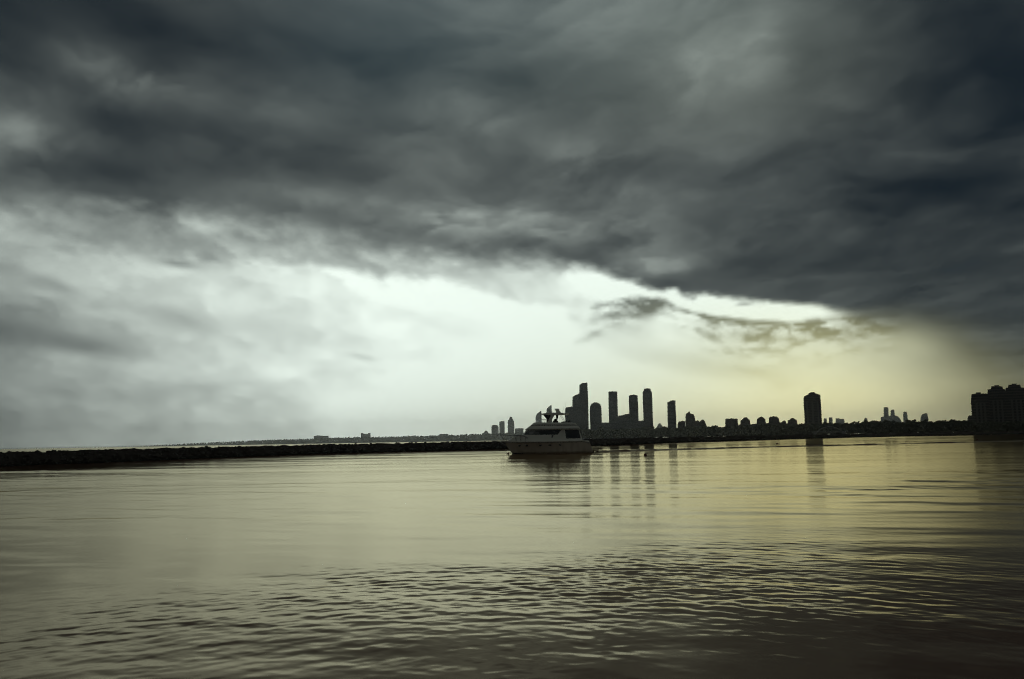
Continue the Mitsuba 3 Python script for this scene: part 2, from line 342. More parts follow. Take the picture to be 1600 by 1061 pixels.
    if np.cross(V[Ft[0, 1]] - V[Ft[0, 0]], V[Ft[0, 2]] - V[Ft[0, 0]])[2] < 0:
        Fn = Ft[:, ::-1].copy()
        m = trimesh.Trimesh(V, Fn, process=False)
    put('water', m, 'water_surface', smooth=True, kind='structure', label='calm lake water, rippled and dark in front, pale towards the breakwater')


water()

# ---- land on the far side of the bay -------------------------------------------------------------------------------------------------
AZ = np.array([-25, -23.6, -20, -16.3, -12.3, -8.3, -4.1, -0.2, 1.6, 3.1, 10.7, 13.5, 18.5, 21.5, 25.2, 30, 34.5, 40])
SHORE = np.array([10200, 10000, 9400, 8600, 8000, 7700, 7400, 7100, 6300, 2350, 2150, 1850, 1500, 1250, 980, 880, 830, 800.])
TOPS = np.array([0.0, 0.2, 3.2, 6.2, 8, 8.2, 9.6, 10.6, 12, 13.5, 14.5, 14, 16.2, 16.6, 16.8, 13, 11, 11]) / 1386   # tree tops, as a slope seen from the landing


def shore(az):
    return np.interp(az, AZ, SHORE)


def bluff(az, dist):
    """Height of the ground: a beach, then a bank that is higher on the far shores."""
    s = shore(az)
    top = np.interp(az, AZ, TOPS) * s
    high = np.where(s > 3000, np.clip(0.5 * top, 1.5, 26), 1.8)
    return -0.6 + 1.4 * sstep(0, 12, dist - s) + (high - 0.8) * sstep(10, 60, dist - s)


az = np.linspace(-25, 40, 400)
back = np.array([-4, 0, 6, 14, 30, 60, 120, 400])
V, Fc = [], []
for a in az:
    s = float(shore(a)) + 12 * float(meshkit.noise([[a * 3, 0, 0]], 4)[0])
    for b in list(back) + [max(11300 - s, 800)]:
        q = bearing(a, s + b)
        V.append([q[0], q[1], float(bluff(a, float(shore(a)) + b))])
n = len(back) + 1
for i in range(len(az) - 1):
    for j in range(n - 1):
        Fc += [[i * n + j, (i + 1) * n + j, (i + 1) * n + j + 1], [i * n + j, (i + 1) * n + j + 1, i * n + j + 1]]
put('far_land', trimesh.Trimesh(np.array(V), np.array(Fc), process=False), 'earth', smooth=40, kind='structure', label='low dark land along the far side of the bay')


def clump(variant):
    r = np.random.default_rng(100 + variant)
    m = trimesh.creation.icosphere(subdivisions=1)
    m.vertices = m.vertices * (0.62 + 0.55 * r.random((len(m.vertices), 1)))
    return np.array(m.vertices), np.array(m.faces)


CLUMPS = [clump(k) for k in range(10)]


def treeline(name, a0, a1, step, bsdf, label, seed):
    r = np.random.default_rng(seed)
    V, Fc, at = [], [], 0
    a = a0
    while a < a1:
        s = float(shore(a))
        top = float(np.interp(a, AZ, TOPS)) * s + EYE
        for row in range(3):
            d = s + 22 + 30 * row + r.uniform(-8, 8)
            g = float(bluff(a, d))
            hgt = (top - g) * (0.86 + 0.20 * row / 2) * (1 - 0.30 * r.random() ** 2) * (0.92 + 0.30 * float(meshkit.noise([[a * 2.2 * math.sqrt(3000 / s), row * 9.0, 0]], 8)[0]))
            hgt = max(hgt, 1.5)
            w = hgt * r.uniform(0.30, 0.55)
            aa = a + r.uniform(-0.5, 0.5) * step
            q = bearing(aa, d)
            for k in range(22):
                u = r.random()
                lift = (0.18 + 0.80 * u) * hgt
                spread = w * (1.15 - 0.85 * u ** 1.6) * math.sqrt(r.random())
                phi = r.uniform(0, 2 * math.pi)
                size = hgt * r.uniform(0.09, 0.20) * (1.15 - 0.5 * u)
                v, f = CLUMPS[r.integers(10)]
                V.append(v * size * [1, 1, 0.8] + [q[0] + spread * math.cos(phi), q[1] + spread * math.sin(phi), g + min(lift, hgt - 0.6 * size)])
                Fc.append(f + at)
                at += len(v)
            m = max(2.5 * 180 / math.pi / s, 0)
        a += step * (0.7 + 0.6 * r.random()) * 1.0
    put(name, trimesh.Trimesh(np.vstack(V), np.vstack(Fc), process=False), bsdf, smooth=False, kind='stuff', label=label)


treeline('far_treeline', -22.5, 12.5, 0.085, 'leaves_far', 'hazy line of trees along the far left shore and below the towers', 1)
treeline('shore_treeline', 12.3, 39, 0.11, 'leaves_near', 'dark continuous belt of trees along the right shore', 2)

# ---- buildings: (name, bearing, distance, depth, haze layer, outline of the top seen from the bay in metres, label) ----------------
TOWERS = [
    ('apartment_block', -9.41, 8400, 30, 'far', [(-44.7, 70.5), (-44.7, 90.6), (-24.2, 90.3), (-21.3, 82.0), (19.8, 81.3), (21.6, 89.6), (43.3, 89.2), (43.3, 69.1)],
     'low twin-topped block standing alone above the trees of the hazy left shore'),
    ('apartment_block', -12.17, 8400, 40, 'far', [(-66.3, 59.8), (-66.4, 70.3), (-23.4, 75.5), (5.5, 70.4), (66.1, 69.4), (66.1, 57.7)],
     'faint low wide block barely rising from the trees, farthest left on the hazy shore'),
    ('apartment_block', -4.47, 8000, 40, 'far', [(-40.7, 55.8), (-40.6, 65.5), (-26.3, 67.0), (39.3, 65.9), (39.2, 54.5)],
     'low flat-topped hazy block among the far trees, nearest the bow of the yacht'),
    ('apartment_block', -1.81, 7600, 30, 'far', [(-30.1, 60.6), (-8.1, 74.8), (-2.5, 84.5), (13.9, 84.2), (19.2, 73.3), (29.9, 59.5)],
     'small hazy block with a pointed top, just left of the far slab towers'),
    ('slab_tower', -1.19, 7500, 36, 'far', [(-30.5, 109.3), (-27.6, 124.2), (-15.7, 130.5), (11.3, 130.0), (24.6, 124.4), (29.8, 108.3)],
     'hazy broad tower with chamfered top, left of the pointed far tower beyond the bow'),
    ('slab_tower', -0.74, 7500, 34, 'far', [(-23.1, 151.1), (-17.6, 158.5), (-4.0, 161.5), (19.1, 161.1), (22.2, 150.3)],
     'hazy slim flat-topped tower, second from the left beyond the bow'),
    ('tapered_tower', -0.15, 7400, 36, 'far', [(-27.7, 147.9), (-26.4, 163.7), (-15.6, 174.1), (-12.1, 188.9), (-6.2, 195.2), (0.7, 195.1), (10.2, 188.5), (13.1, 173.6), (23.5, 157.6), (25.1, 125.8)],
     'hazy tower with a narrow stepped pointed top beyond the bow of the yacht'),
    ('apartment_block', 0.36, 7400, 50, 'far', [(-35.5, 93.9), (-22.2, 97.4), (4.4, 98.5), (36.2, 96.4), (36.1, 87.4)],
     'low hazy block right of the stepped pointed tower, above the yacht foredeck'),
    ('sail_tower', 1.64, 6000, 26, 'mid', [(-21.9, 147.1), (-18.5, 164.2), (-10.0, 176.9), (5.3, 186.6), (16.7, 196.7), (18.5, 180.7), (19.1, 146.3)],
     'lower hazy tower with a curved sail-shaped top, the left of two'),
    ('sail_tower', 2.32, 6000, 26, 'mid', [(-20.3, 184.4), (-16.3, 207.2), (-4.9, 219.4), (8.3, 228.7), (14.5, 234.6), (16.2, 218.2), (17.6, 183.7)],
     'taller hazy tower with a curved sail-shaped top, behind the hardtop of the yacht'),
    ('condo_tower', 3.6, 2740, 34, 'mid', [(-12.9, 82.4), (-12.0, 94.9), (-8.4, 99.6), (3.4, 100.1), (12.1, 100.3), (11.6, 81.9)],
     'dark tower with one rounded upper corner, just left of the tallest pair'),
    ('condo_tower', 4.08, 2660, 40, 'mid', [(-12.2, 117.7), (-11.7, 126.9), (-2.8, 132.4), (6.8, 135.9), (11.8, 136.0), (11.3, 117.2)],
     'dark tower with a roof sloping up to the right, against the tallest tower'),
    ('condo_tower', 4.56, 2700, 40, 'mid', [(-13.5, 148.1), (-12.7, 163.7), (-8.1, 168.2), (-2.3, 170.8), (4.5, 170.3), (11.5, 171.7), (12.1, 165.0), (12.4, 147.6)],
     'tallest dark tower of the skyline, with a curved roof line and a spiked right corner'),
    ('domed_tower', 5.3, 2590, 50, 'mid', [(-17.3, 85.8), (-16.1, 96.0), (-11.6, 102.8), (-4.7, 106.3), (4.5, 106.1), (11.8, 102.1), (15.9, 95.3), (16.5, 85.1)],
     'dark round-topped tower right of the tallest one'),
    ('condo_tower', 6.43, 2520, 36, 'mid', [(-13.2, 118.5), (-12.8, 132.6), (-10.2, 133.6), (8.6, 133.5), (12.0, 132.4), (11.9, 117.9)],
     'dark flat-topped slim tower, first to the right of the round-topped tower'),
    ('podium_building', 7.02, 2440, 60, 'mid', [(-60.2, 42.1), (-58.4, 45.0), (-35.8, 45.1), (-9.8, 45.5), (28.2, 47.3), (55.8, 48.9), (59.2, 49.1), (59.0, 43.3)],
     'long dark low building joining the feet of the slim towers'),
    ('curved_building', 7.07, 2480, 44, 'mid', [(-17.0, 61.3), (-11.6, 64.3), (-2.8, 65.6), (6.1, 67.9), (16.6, 68.7), (16.4, 60.6)],
     'dark mid-height building with a roof curving up to the right between two slim towers'),
    ('condo_tower', 7.72, 2520, 36, 'mid', [(-13.0, 108.2), (-12.4, 120.1), (-8.2, 121.8), (-1.1, 122.7), (4.3, 122.4), (12.2, 120.2), (12.0, 107.6)],
     'dark slim tower with a low peaked roof, shorter than both of its slim neighbours'),
    ('condo_tower', 8.62, 2520, 38, 'mid', [(-13.7, 119.9), (-13.3, 131.4), (-10.4, 133.1), (-9.8, 138.5), (-7.1, 139.5), (7.1, 139.1), (9.0, 137.3), (9.5, 131.8), (12.3, 129.4), (12.3, 119.2)],
     'dark tall tower with a narrower chamfered top storey'),
    ('condo_tower', 10.11, 2220, 32, 'mid', [(-11.1, 69.8), (-10.5, 88.2), (-5.2, 89.1), (-2.7, 91.7), (9.5, 91.7), (9.3, 69.3)],
     'dark lone slim tower with a stepped flat top, beside the small peaked tower'),
    ('apartment_block', 9.32, 8000, 40, 'far', [(-25.1, 100.8), (-13.3, 118.7), (-4.6, 127.5), (3.8, 127.3), (11.8, 117.0), (22.4, 99.9)],
     'tiny pale hazy block in the gap left of the lone slim tower'),
    ('apartment_block', 10.68, 2380, 40, 'near', [(-10.7, 35.5), (-8.0, 41.3), (-4.6, 43.8), (10.2, 43.4), (9.9, 35.1)],
     'dark low block with one sloping side, left of the small peaked tower'),
    ('peaked_tower', 11.25, 2380, 34, 'near', [(-13.1, 53.5), (-12.2, 61.8), (-6.8, 65.6), (-1.6, 69.5), (-0.2, 63.2), (7.5, 61.7), (10.1, 56.3), (11.5, 50.4)],
     'dark small tower with a sharp peak near its middle and a stepped right side'),
    ('apartment_block', 11.66, 2380, 36, 'near', [(-6.0, 39.6), (-5.3, 43.7), (5.7, 43.7), (5.5, 39.3)],
     'dark low flat block between the small peaked tower and the sloping block'),
    ('terraced_block', 12.02, 2300, 38, 'near', [(-9.7, 38.1), (-5.8, 42.5), (-4.1, 44.1), (2.2, 44.3), (4.1, 40.4), (6.5, 34.6), (9.1, 26.5)],
     'dark terraced block whose right side slopes down to the trees'),
    ('slab_block', 13.76, 2200, 26, 'near', [(-15.4, 35.3), (-14.7, 43.2), (-13.0, 44.1), (13.4, 43.8), (14.5, 42.2), (14.4, 34.6)],
     'dark wide square flat-topped block, leftmost of the row behind the shore trees'),
    ('round_topped_block', 14.59, 2150, 28, 'near', [(-11.8, 33.8), (-11.0, 38.4), (-7.5, 40.2), (-3.8, 44.3), (-0.6, 45.6), (3.0, 45.4), (6.5, 42.0), (10.4, 38.0), (10.7, 33.3)],
     'dark round-topped block standing next to the wide square block at the start of the row'),
    ('low_terrace', 16.13, 2100, 30, 'near', [(-73.4, 25.9), (-71.9, 28.5), (-63.4, 28.6), (-46.5, 27.9), (-40.8, 29.0), (-33.7, 29.7), (-9.9, 30.3), (18.0, 31.9), (23.5, 31.0), (35.8, 28.6), (57.6, 26.0), (71.3, 26.4), (71.2, 22.8)],
     'long dark low terrace running along the foot of the row of blocks'),
    ('round_topped_block', 15.55, 2120, 28, 'near', [(-10.6, 32.5), (-9.9, 39.8), (-6.6, 42.4), (-2.5, 45.2), (1.7, 45.4), (5.3, 43.0), (9.0, 38.8), (9.6, 32.1)],
     'dark block with a rounded top, third of the row, just left of the chamfered block'),
    ('chamfered_block', 16.32, 2100, 28, 'near', [(-12.3, 31.7), (-11.6, 42.0), (-8.4, 44.6), (5.4, 44.5), (9.0, 41.8), (10.2, 38.4), (11.0, 31.1)],
     'dark block with chamfered upper corners, fourth of the row'),
    ('tapered_block', 16.88, 2080, 24, 'near', [(-6.1, 26.5), (-4.7, 32.2), (-1.3, 34.7), (2.3, 35.2), (4.1, 32.6), (5.1, 26.3)],
     'small narrow dark block with a tapered top, right beside the chamfered block'),
    ('round_topped_block', 17.39, 2060, 28, 'near', [(-11.0, 28.8), (-10.1, 34.7), (-6.0, 36.3), (-2.3, 39.5), (1.5, 40.1), (3.8, 37.8), (8.4, 35.4), (9.7, 32.6), (10.0, 28.3)],
     'dark block with a small raised roof room, nearest the large lone tower'),
    ('lone_tower', 18.62, 1650, 34, 'near', [(-15.1, 63.4), (-14.7, 69.4), (-10.4, 71.6), (-6.5, 73.2), (-6.1, 75.3), (-1.0, 76.9), (3.3, 77.0), (5.3, 74.7), (9.0, 73.6), (13.6, 71.2), (13.5, 62.5)],
     'large dark lone tower with a stepped peaked roof, rising from the shore trees'),
    ('apartment_block', 19.29, 8600, 40, 'far', [(-14.7, 123.6), (-12.3, 148.0), (13.1, 148.5), (12.8, 123.0)],
     'tiny pale hazy narrow block right beside the large lone tower'),
    ('apartment_block', 19.61, 8600, 40, 'far', [(-18.8, 122.6), (-15.9, 155.0), (13.2, 156.6), (14.1, 121.9)],
     'tiny pale hazy block, second to the right of the large lone tower'),
    ('apartment_block', 20.13, 8600, 50, 'far', [(-38.9, 121.3), (-35.3, 145.5), (-8.0, 147.1), (-5.6, 140.1), (32.4, 139.2), (36.8, 119.5)],
     'pale hazy wide block with a stepped roof, to the right of the large lone tower'),
    ('apartment_block', 21.58, 8200, 40, 'far', [(-18.0, 110.4), (-11.5, 133.1), (1.1, 139.4), (10.8, 131.5), (14.6, 109.6)],
     'tiny hazy block above the trees, midway between the lone tower and far right cluster'),
    ('slab_tower', 22.74, 8000, 40, 'far', [(-22.5, 172.7), (-19.0, 215.0), (-12.8, 219.0), (11.6, 218.3), (15.9, 208.7), (15.7, 171.7)],
     'hazy slim tower, tallest of the far cluster on the right'),
    ('slab_tower', 23.08, 8000, 38, 'far', [(-17.2, 171.2), (-14.1, 190.2), (-3.0, 196.2), (11.5, 194.7), (13.9, 170.4)],
     'hazy slim tower, second tallest of the far cluster on the right'),
    ('low_terrace', 22.98, 7900, 60, 'far', [(-81.9, 98.1), (-78.6, 137.7), (-60.0, 140.4), (-21.1, 143.5), (22.6, 149.7), (41.4, 144.0), (55.2, 134.3), (68.4, 115.2), (74.3, 94.4)],
     'hazy stepped mass at the foot of the far right cluster'),
    ('slab_tower', 23.77, 8400, 36, 'far', [(-21.2, 149.4), (-17.3, 179.1), (-8.8, 185.4), (8.4, 184.9), (12.5, 170.5), (15.5, 120.9)],
     'hazy small tower standing just right of the far right cluster'),
    ('chamfered_block', 24.78, 8000, 40, 'far', [(-33.6, 112.9), (-29.5, 133.6), (-14.4, 154.1), (0.3, 160.9), (16.8, 160.5), (23.4, 145.2), (26.0, 111.4)],
     'small hazy block with a sloping left shoulder, alone over the trees on the right'),
    ('apartment_block', 27.14, 1500, 24, 'near', [(-3.9, 21.3), (-2.9, 25.6), (-0.8, 27.0), (3.7, 26.8), (3.3, 21.1)],
     'dark low block pressed against the left side of the dark right-edge slabs'),
    ('slab_tower', 27.72, 1050, 24, 'near', [(-8.8, 35.5), (-8.2, 41.2), (-6.8, 41.9), (-2.3, 42.5), (4.2, 42.0), (8.0, 41.6), (7.8, 34.9)],
     'very dark wide slab tower, lowest and leftmost of three at the right edge'),
    ('slab_tower', 28.59, 1080, 26, 'near', [(-9.7, 39.4), (-8.8, 47.4), (-5.7, 47.7), (-5.2, 50.4), (-4.6, 50.7), (5.3, 50.2), (5.7, 49.8), (5.8, 47.3), (8.3, 46.8), (8.0, 38.7)],
     'very dark slab tower with a raised roof, middle of three at the right edge'),
    ('slab_tower', 29.53, 1080, 26, 'near', [(-10.3, 38.7), (-9.4, 48.5), (-7.3, 48.6), (-6.9, 51.1), (-6.3, 51.5), (4.2, 51.0), (4.6, 50.5), (4.7, 48.2), (8.6, 47.4), (8.5, 38.0)],
     'very dark slab tower with a raised roof, cut by the right edge of the picture'),
]
CATEGORY = {'apartment_block': 'apartment block', 'slab_tower': 'tower', 'tapered_tower': 'tower', 'sail_tower': 'tower', 'condo_tower': 'tower',
            'domed_tower': 'tower', 'podium_building': 'building', 'curved_building': 'building', 'peaked_tower': 'tower', 'terraced_block': 'apartment block',
            'slab_block': 'apartment block', 'round_topped_block': 'apartment block', 'low_terrace': 'building', 'chamfered_block': 'apartment block',
            'tapered_block': 'apartment block', 'lone_tower': 'tower'}
GROUPS = {'far': 'hazy buildings on the far shores', 'mid': 'towers of the main skyline cluster', 'near': 'dark buildings on the near right shore'}
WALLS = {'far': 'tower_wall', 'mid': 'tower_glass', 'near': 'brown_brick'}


def building(name, az, dist, depth, layer, top, label, i):
    key = thing(name, label, CATEGORY[name], GROUPS[layer])
    g = float(bluff(az, dist)) - 1.0
    u0, u1 = min(p[0] for p in top), max(p[0] for p in top)
    body = Polygon([(top[0][0], g)] + list(top) + [(top[-1][0], g)]).buffer(0)
    zs = sorted(p[1] for p in top)
    split = min(top[0][1], top[-1][1])
    split = max(split, g + 4)
    rot = -math.radians(az)
    x, y = bearing(az, dist)
    y0, y1 = 0.0, float(depth)                                         # the face towards the bay stands at the given distance
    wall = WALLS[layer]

    def at(m):
        return placed(m, x, y, rot)

    storey = 3.1 if layer != 'near' else 2.9
    shaft = body.intersection(sbox(u0 - 1, g, u1 + 1, split))
    m = prism(shaft if shaft.geom_type == 'Polygon' else max(shaft.geoms, key=lambda q: q.area), y0, y1)
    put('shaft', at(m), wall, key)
    crown = body.intersection(sbox(u0 - 1, split, u1 + 1, 999))
    if crown.area > 1:
        ms = []
        for q in getattr(crown, 'geoms', [crown]):
            if q.geom_type == 'Polygon' and q.area > 0.5:
                q = q.buffer(-0.15) if q.buffer(-0.15).geom_type == 'Polygon' and q.buffer(-0.15).area > 0.5 else q
                ms.append(prism(q, y0 + 0.6, y1 - 0.6))
        put('crown', at(join(ms)), wall, key)
    # floor plates standing proud of the glass, one mesh: a storey is about a pixel high
    plates = []
    z = g + 8
    while z < split - 2:
        b = shaft.intersection(sbox(u0 - 1, z, u1 + 1, z + 0.25)).bounds
        if b:
            plates.append(box(b[0] - 0.35, b[2] + 0.35, y0 - 0.55, y1 + 0.35, z, z + 0.35))
        z += storey
    if plates:
        put('floor_plates', at(join(plates)), 'dark_concrete' if layer == 'near' else 'slab_concrete', key, kind='stuff')
    if layer == 'near' and dist < 1100:                                # columns of balconies divide the slabs at the right edge
        w = u1 - u0
        for f in (0.30, 0.52, 0.74):
            a = u0 + f * w
            put('balcony_stack', at(box(a - 1.0, a + 1.0, y0 - 1.5, y0 - 0.56, g + 5, split - 3)), 'dark_concrete', key)
    if name == 'lone_tower':
        for f in (0.18, 0.5, 0.82):
            a = u0 + f * (u1 - u0)
            put('balcony_stack', at(box(a - 1.6, a + 1.6, y0 - 1.7, y0 - 0.56, g + 6, split - 2)), 'dark_concrete', key)
    w = u1 - u0
    if w > 10 and dist < 5000 and name not in ('sail_tower',):
        # lift house and a mast on the roof where the outline is flat
        zt = max(zs)
        cx = [p[0] for p in top if p[1] >= zt - 0.6]
        a = 0.5 * (min(cx) + max(cx))
        if max(cx) - min(cx) > 5:
            put('roof_plant', at(box(a - 2.2, a + 2.2, y1 * 0.4, y1 * 0.6, zt - 0.6, zt + 1.2)), 'roof_metal', key)


for i, b in enumerate(TOWERS):
    building(*b, i)

# ---- foot bridge with an arch at the mouth of the river ---------------------------------------------------------------------------------
def arch_bridge():
    k = thing('arch_bridge', 'faint pale arched footbridge low against the trees, right of the large lone tower', 'bridge')
    x, y = bearing(19.5, 1195)
    rot = -math.radians(19.5)
    for s in (-1, 1):
        t = np.linspace(-1, 1, 31)
        rib = tube(np.stack([t * 16.5, np.full(31, s * 2.6) * (1 - 0.25 * (1 - t ** 2)), 4.6 + 7.4 * (1 - t ** 2)], -1), 0.55, 8)
        put('arch_rib', placed(rib, x, y, rot), 'white_steel_paint', k, smooth=40)
        bars = [tube([[q * 16.5, s * 2.4, 5.0], [q * 16.5, s * 2.6 * (1 - 0.25 * (1 - q * q)), 4.6 + 7.4 * (1 - q * q)]], 0.06, 5) for q in np.linspace(-0.8, 0.8, 11)]
        put('hanger_bars', placed(join(bars), x, y, rot), 'white_steel_paint', k, kind='stuff')
        put('handrail', placed(join([box(-22, 22, s * 2.35 - 0.05, s * 2.35 + 0.05, 6.05, 6.15)] + [box(q - 0.05, q + 0.05, s * 2.35 - 0.04, s * 2.35 + 0.04, 5.2, 6.05) for q in np.arange(-21, 22, 2.0)]), x, y, rot), 'steel', k)
        put('abutment', placed(box(s * 17 - 2.5, s * 17 + 2.5, -3.6, 3.6, -1.0, 4.55, 0.2), x, y, rot), 'slab_concrete', k)
    put('deck', placed(box(-22, 22, -2.5, 2.5, 4.6, 5.2), x, y, rot), 'slab_concrete', k)


arch_bridge()

# ---- breakwater of rubble ---------------------------------------------------------------------------------------------------------------
LINE = np.array([(-84, 60), (-77, 80), (-70, 97), (-64.3, 112), (-58.5, 130), (-50, 164), (-36, 197), (-7, 226), (30, 285), (58, 345), (88, 390), (155, 495), (222, 575), (305, 645), (392, 690), (480, 725)], float)
from scipy.interpolate import PchipInterpolator
leg = np.concatenate([[0], np.cumsum(np.linalg.norm(np.diff(LINE, axis=0), axis=1))])
fx, fy = PchipInterpolator(leg, LINE[:, 0]), PchipInterpolator(leg, LINE[:, 1])


def along(s):
    p = np.array([fx(s), fy(s)])
    q = np.array([fx(s + 0.5), fy(s + 0.5)]) - p
    q = q / np.linalg.norm(q)
    return p, q, np.array([-q[1], q[0]])                               # point on the near waterline, direction, away from the bay


def crest(s):
    return np.interp(s, [0, 60, 200, 330, 500, 1000], [1.98, 1.98, 2.18, 2.36, 2.44, 2.6])


brk = thing('breakwater', 'long low black rubble breakwater across the bay behind the yacht', 'breakwater')
PROFILE = [(-1.2, -0.9), (0.0, 0.0), (1.0, 0.7), (2.3, 1.55), (3.2, None), (5.2, None), (7.0, 0.9), (9.5, -0.9)]
V, Fc = [], []
S = np.arange(0, leg[-1], 2.0)
for s in S:
    p, q, nrm = along(s)
    h = float(crest(s)) - 0.28
    for o, z in PROFILE:
        j = rng.normal(0, 0.10, 2)
        w = p + nrm * (o + j[0])
        V.append([w[0], w[1], (h if z is None else z * h / 1.7) + j[1]])
n = len(PROFILE)
for i in range(len(S) - 1):
    for j in range(n - 1):
        Fc += [[i * n + j, (i + 1) * n + j, (i + 1) * n + j + 1], [i * n + j, (i + 1) * n + j + 1, i * n + j + 1]]
put('core', trimesh.Trimesh(np.array(V), np.array(Fc)[:, ::-1], process=False), 'rock', brk)


def stone(r):
    v = r.normal(size=(16, 3))
    v /= np.linalg.norm(v, axis=1, keepdims=True)
    v *= [1.0, 0.8, 0.62] * r.uniform(0.8, 1.2, 3)
    return trimesh.Trimesh(v * r.uniform(0.85, 1.0, (16, 1)), process=False).convex_hull


SR = np.random.default_rng(77)
STONES = [stone(SR) for _ in range(14)]
STONE_PLY = [mikit.ply(m, 'rock') for m in STONES]
spots = []
s = 22.0
while s < leg[-1] - 1:
    p, q, nrm = along(s)
    h = float(crest(s))
    for o, z in ((0.1, 0.05), (1.1, 0.66), (2.2, 1.25), (3.3, h - 0.30), (4.6, h - 0.34)):
        j = SR.normal(0, 0.22, 3)
        size = SR.uniform(0.42, 0.78) * (0.85 if z > 1.4 else 1.05)
        if z > 1.4:
            z = z + 0.20 * SR.random() ** 4 - size * 0.45 + 0.12 - 0.1 * SR.random()
        c = p + nrm * (o + j[0]) + q * j[1]
        spots.append((c[0], c[1], z + 0.08 * j[2], size, SR.integers(14), SR.uniform(0, 360), SR.uniform(-35, 35)))
    s += 0.95 + 0.0011 * s
spots = [p for p in spots if abs(math.degrees(math.atan2(p[0], p[1]))) < 36]
order = sorted(spots, key=lambda p: -p[3] / math.hypot(p[0], p[1]) * (1 + 0.35 * (p[2] > 0.4)))
for x, y, z, size, k, yaw, tilt in order[:290]:
    key = numbered(f'{brk}__boulder')
    scene[key] = {**STONE_PLY[k], 'to_world': T().translate([float(x), float(y), float(z)]).rotate([0, 0, 1], float(yaw)).rotate([1, 0, 0], float(tilt)).scale(float(size))}
V, Fc, at = [], [], 0
for x, y, z, size, k, yaw, tilt in order[290:]:
    c, sn = math.cos(math.radians(yaw)), math.sin(math.radians(yaw))
    v = STONES[k].vertices * size
    V.append(np.stack([v[:, 0] * c - v[:, 1] * sn + x, v[:, 0] * sn + v[:, 1] * c + y, v[:, 2] + z], -1))
    Fc.append(STONES[k].faces + at)
    at += len(v)
put('far_boulders', trimesh.Trimesh(np.vstack(V), np.vstack(Fc), process=False), 'rock', brk, kind='stuff')

# ---- the motor yacht: u runs from the stern to the bow, v to port, w up from the waterline ------------------------------------------------
YACHT = (12.85, 142.0)
yt = thing('motor_yacht', 'white motor yacht with a flybridge and hardtop, heading left in front of the breakwater', 'yacht')


def aboard(m):
    return placed(m, YACHT[0], YACHT[1], math.pi)


def lerp(a, b, t):
    return a + (b - a) * t


def sheer(u):
    return np.interp(u, [0, 0.95, 2.0, 4, 8, 12, 14.5], [1.52, 1.62, 1.88, 1.86, 1.84, 1.88, 1.98])


def hull_grid():
    nt, nq = 40, 14
    G = np.zeros((nt, nq, 3))
    for i, t in enumerate(np.linspace(0, 1, nt)):
        ease = t
        for j, q in enumerate(np.linspace(0, 1, nq)):
            us = np.interp(q, [0, 0.35, 1], [0.55, 0.42, 0.98])
            ub = np.interp(q, [0, 0.35, 0.5, 0.75, 1], [11.9, 13.12, 13.42, 13.95, 14.40])
            u = lerp(us, ub, ease)
            w = np.interp(q, [0, 0.35, 1], [-0.75, 0.02, sheer(u)])
            bs = 2.12 * (1 - max(0, (t - 0.40) / 0.60) ** 2.3) + 0.03
            bw = 1.98 * (1 - max(0, (t - 0.25) / 0.75) ** 1.7) + 0.02
            b = np.interp(q, [0, 0.35, 0.70, 1], [0.05 * (1 - t), bw, lerp(bw, bs, 0.42), bs])
            G[i, j] = (u, b, w)
    return G


G = hull_grid()
nt, nq = G.shape[:2]
ring = np.concatenate([G[:, ::-1], G[:, 1:] * [1, -1, 1]], axis=1)      # port sheer down to the keel and up to the starboard sheer
m_ = ring.shape[1]
V = ring.reshape(-1, 3)
Fc = []
for i in range(nt - 1):
    for j in range(m_ - 1):
        a, b, c, d = i * m_ + j, i * m_ + j + 1, (i + 1) * m_ + j + 1, (i + 1) * m_ + j
        Fc += [[a, b, c], [a, c, d]]
for j in range(1, m_ - 1):
    Fc.append([0, j + 1, j])
hull = trimesh.Trimesh(V, np.array(Fc), process=False)
put('hull', aboard(hull), 'white_hull', yt, smooth=35)
rail = [(G[i, -1, 0], G[i, -1, 1] + 0.02, G[i, -1, 2] - 0.14) for i in range(nt)]
for sgn in (1, -1):
    put('rub_rail', aboard(tube(np.array(rail) * [1, sgn, 1], 0.045, 8)), 'rub_strip', f'{yt}__hull', smooth=40)
edge = [(G[i, 9, 0], G[i, 9, 1] + 0.01, G[i, 9, 2] + 0.42) for i in range(nt)]
boot = [(G[i, 5, 0], G[i, 5, 1] + 0.015, 0.10) for i in range(nt)]
stripe = []
for sgn in (1, -1):
    v, f = [], []
    for i in range(nt):
        for z, j in ((-0.05, 4), (0.16, 6)):
            ua = np.interp(z, G[i, :, 2], G[i, :, 0])
            ba = np.interp(z, G[i, :, 2], G[i, :, 1])
            v.append((ua, sgn * (ba + 0.012), z))
    for i in range(nt - 1):
        f += [[2 * i, 2 * i + 1, 2 * i + 3], [2 * i, 2 * i + 3, 2 * i + 2]]
    stripe.append(trimesh.Trimesh(np.array(v), np.array(f), process=False))
put('boot_stripe', aboard(join(stripe)), 'boot_stripe', f'{yt}__hull')


def beam_at(u, w):
    i = int(np.argmin(abs(G[:, -1, 0] - u)))
    return float(np.interp(w, G[i, :, 2], G[i, :, 1]))


def disc(u, w, ru, rw, sgn, off=0.0, depth=0.05):
    a = np.linspace(0, 2 * np.pi, 20, endpoint=False)
    poly = [(u + ru * math.cos(t) * (1 - 0.1 * abs(math.sin(2 * t))), w + rw * math.sin(t)) for t in a]
    b = beam_at(u, w) + off
    return prism(poly, sgn * b - depth / 2, sgn * b + depth / 2)


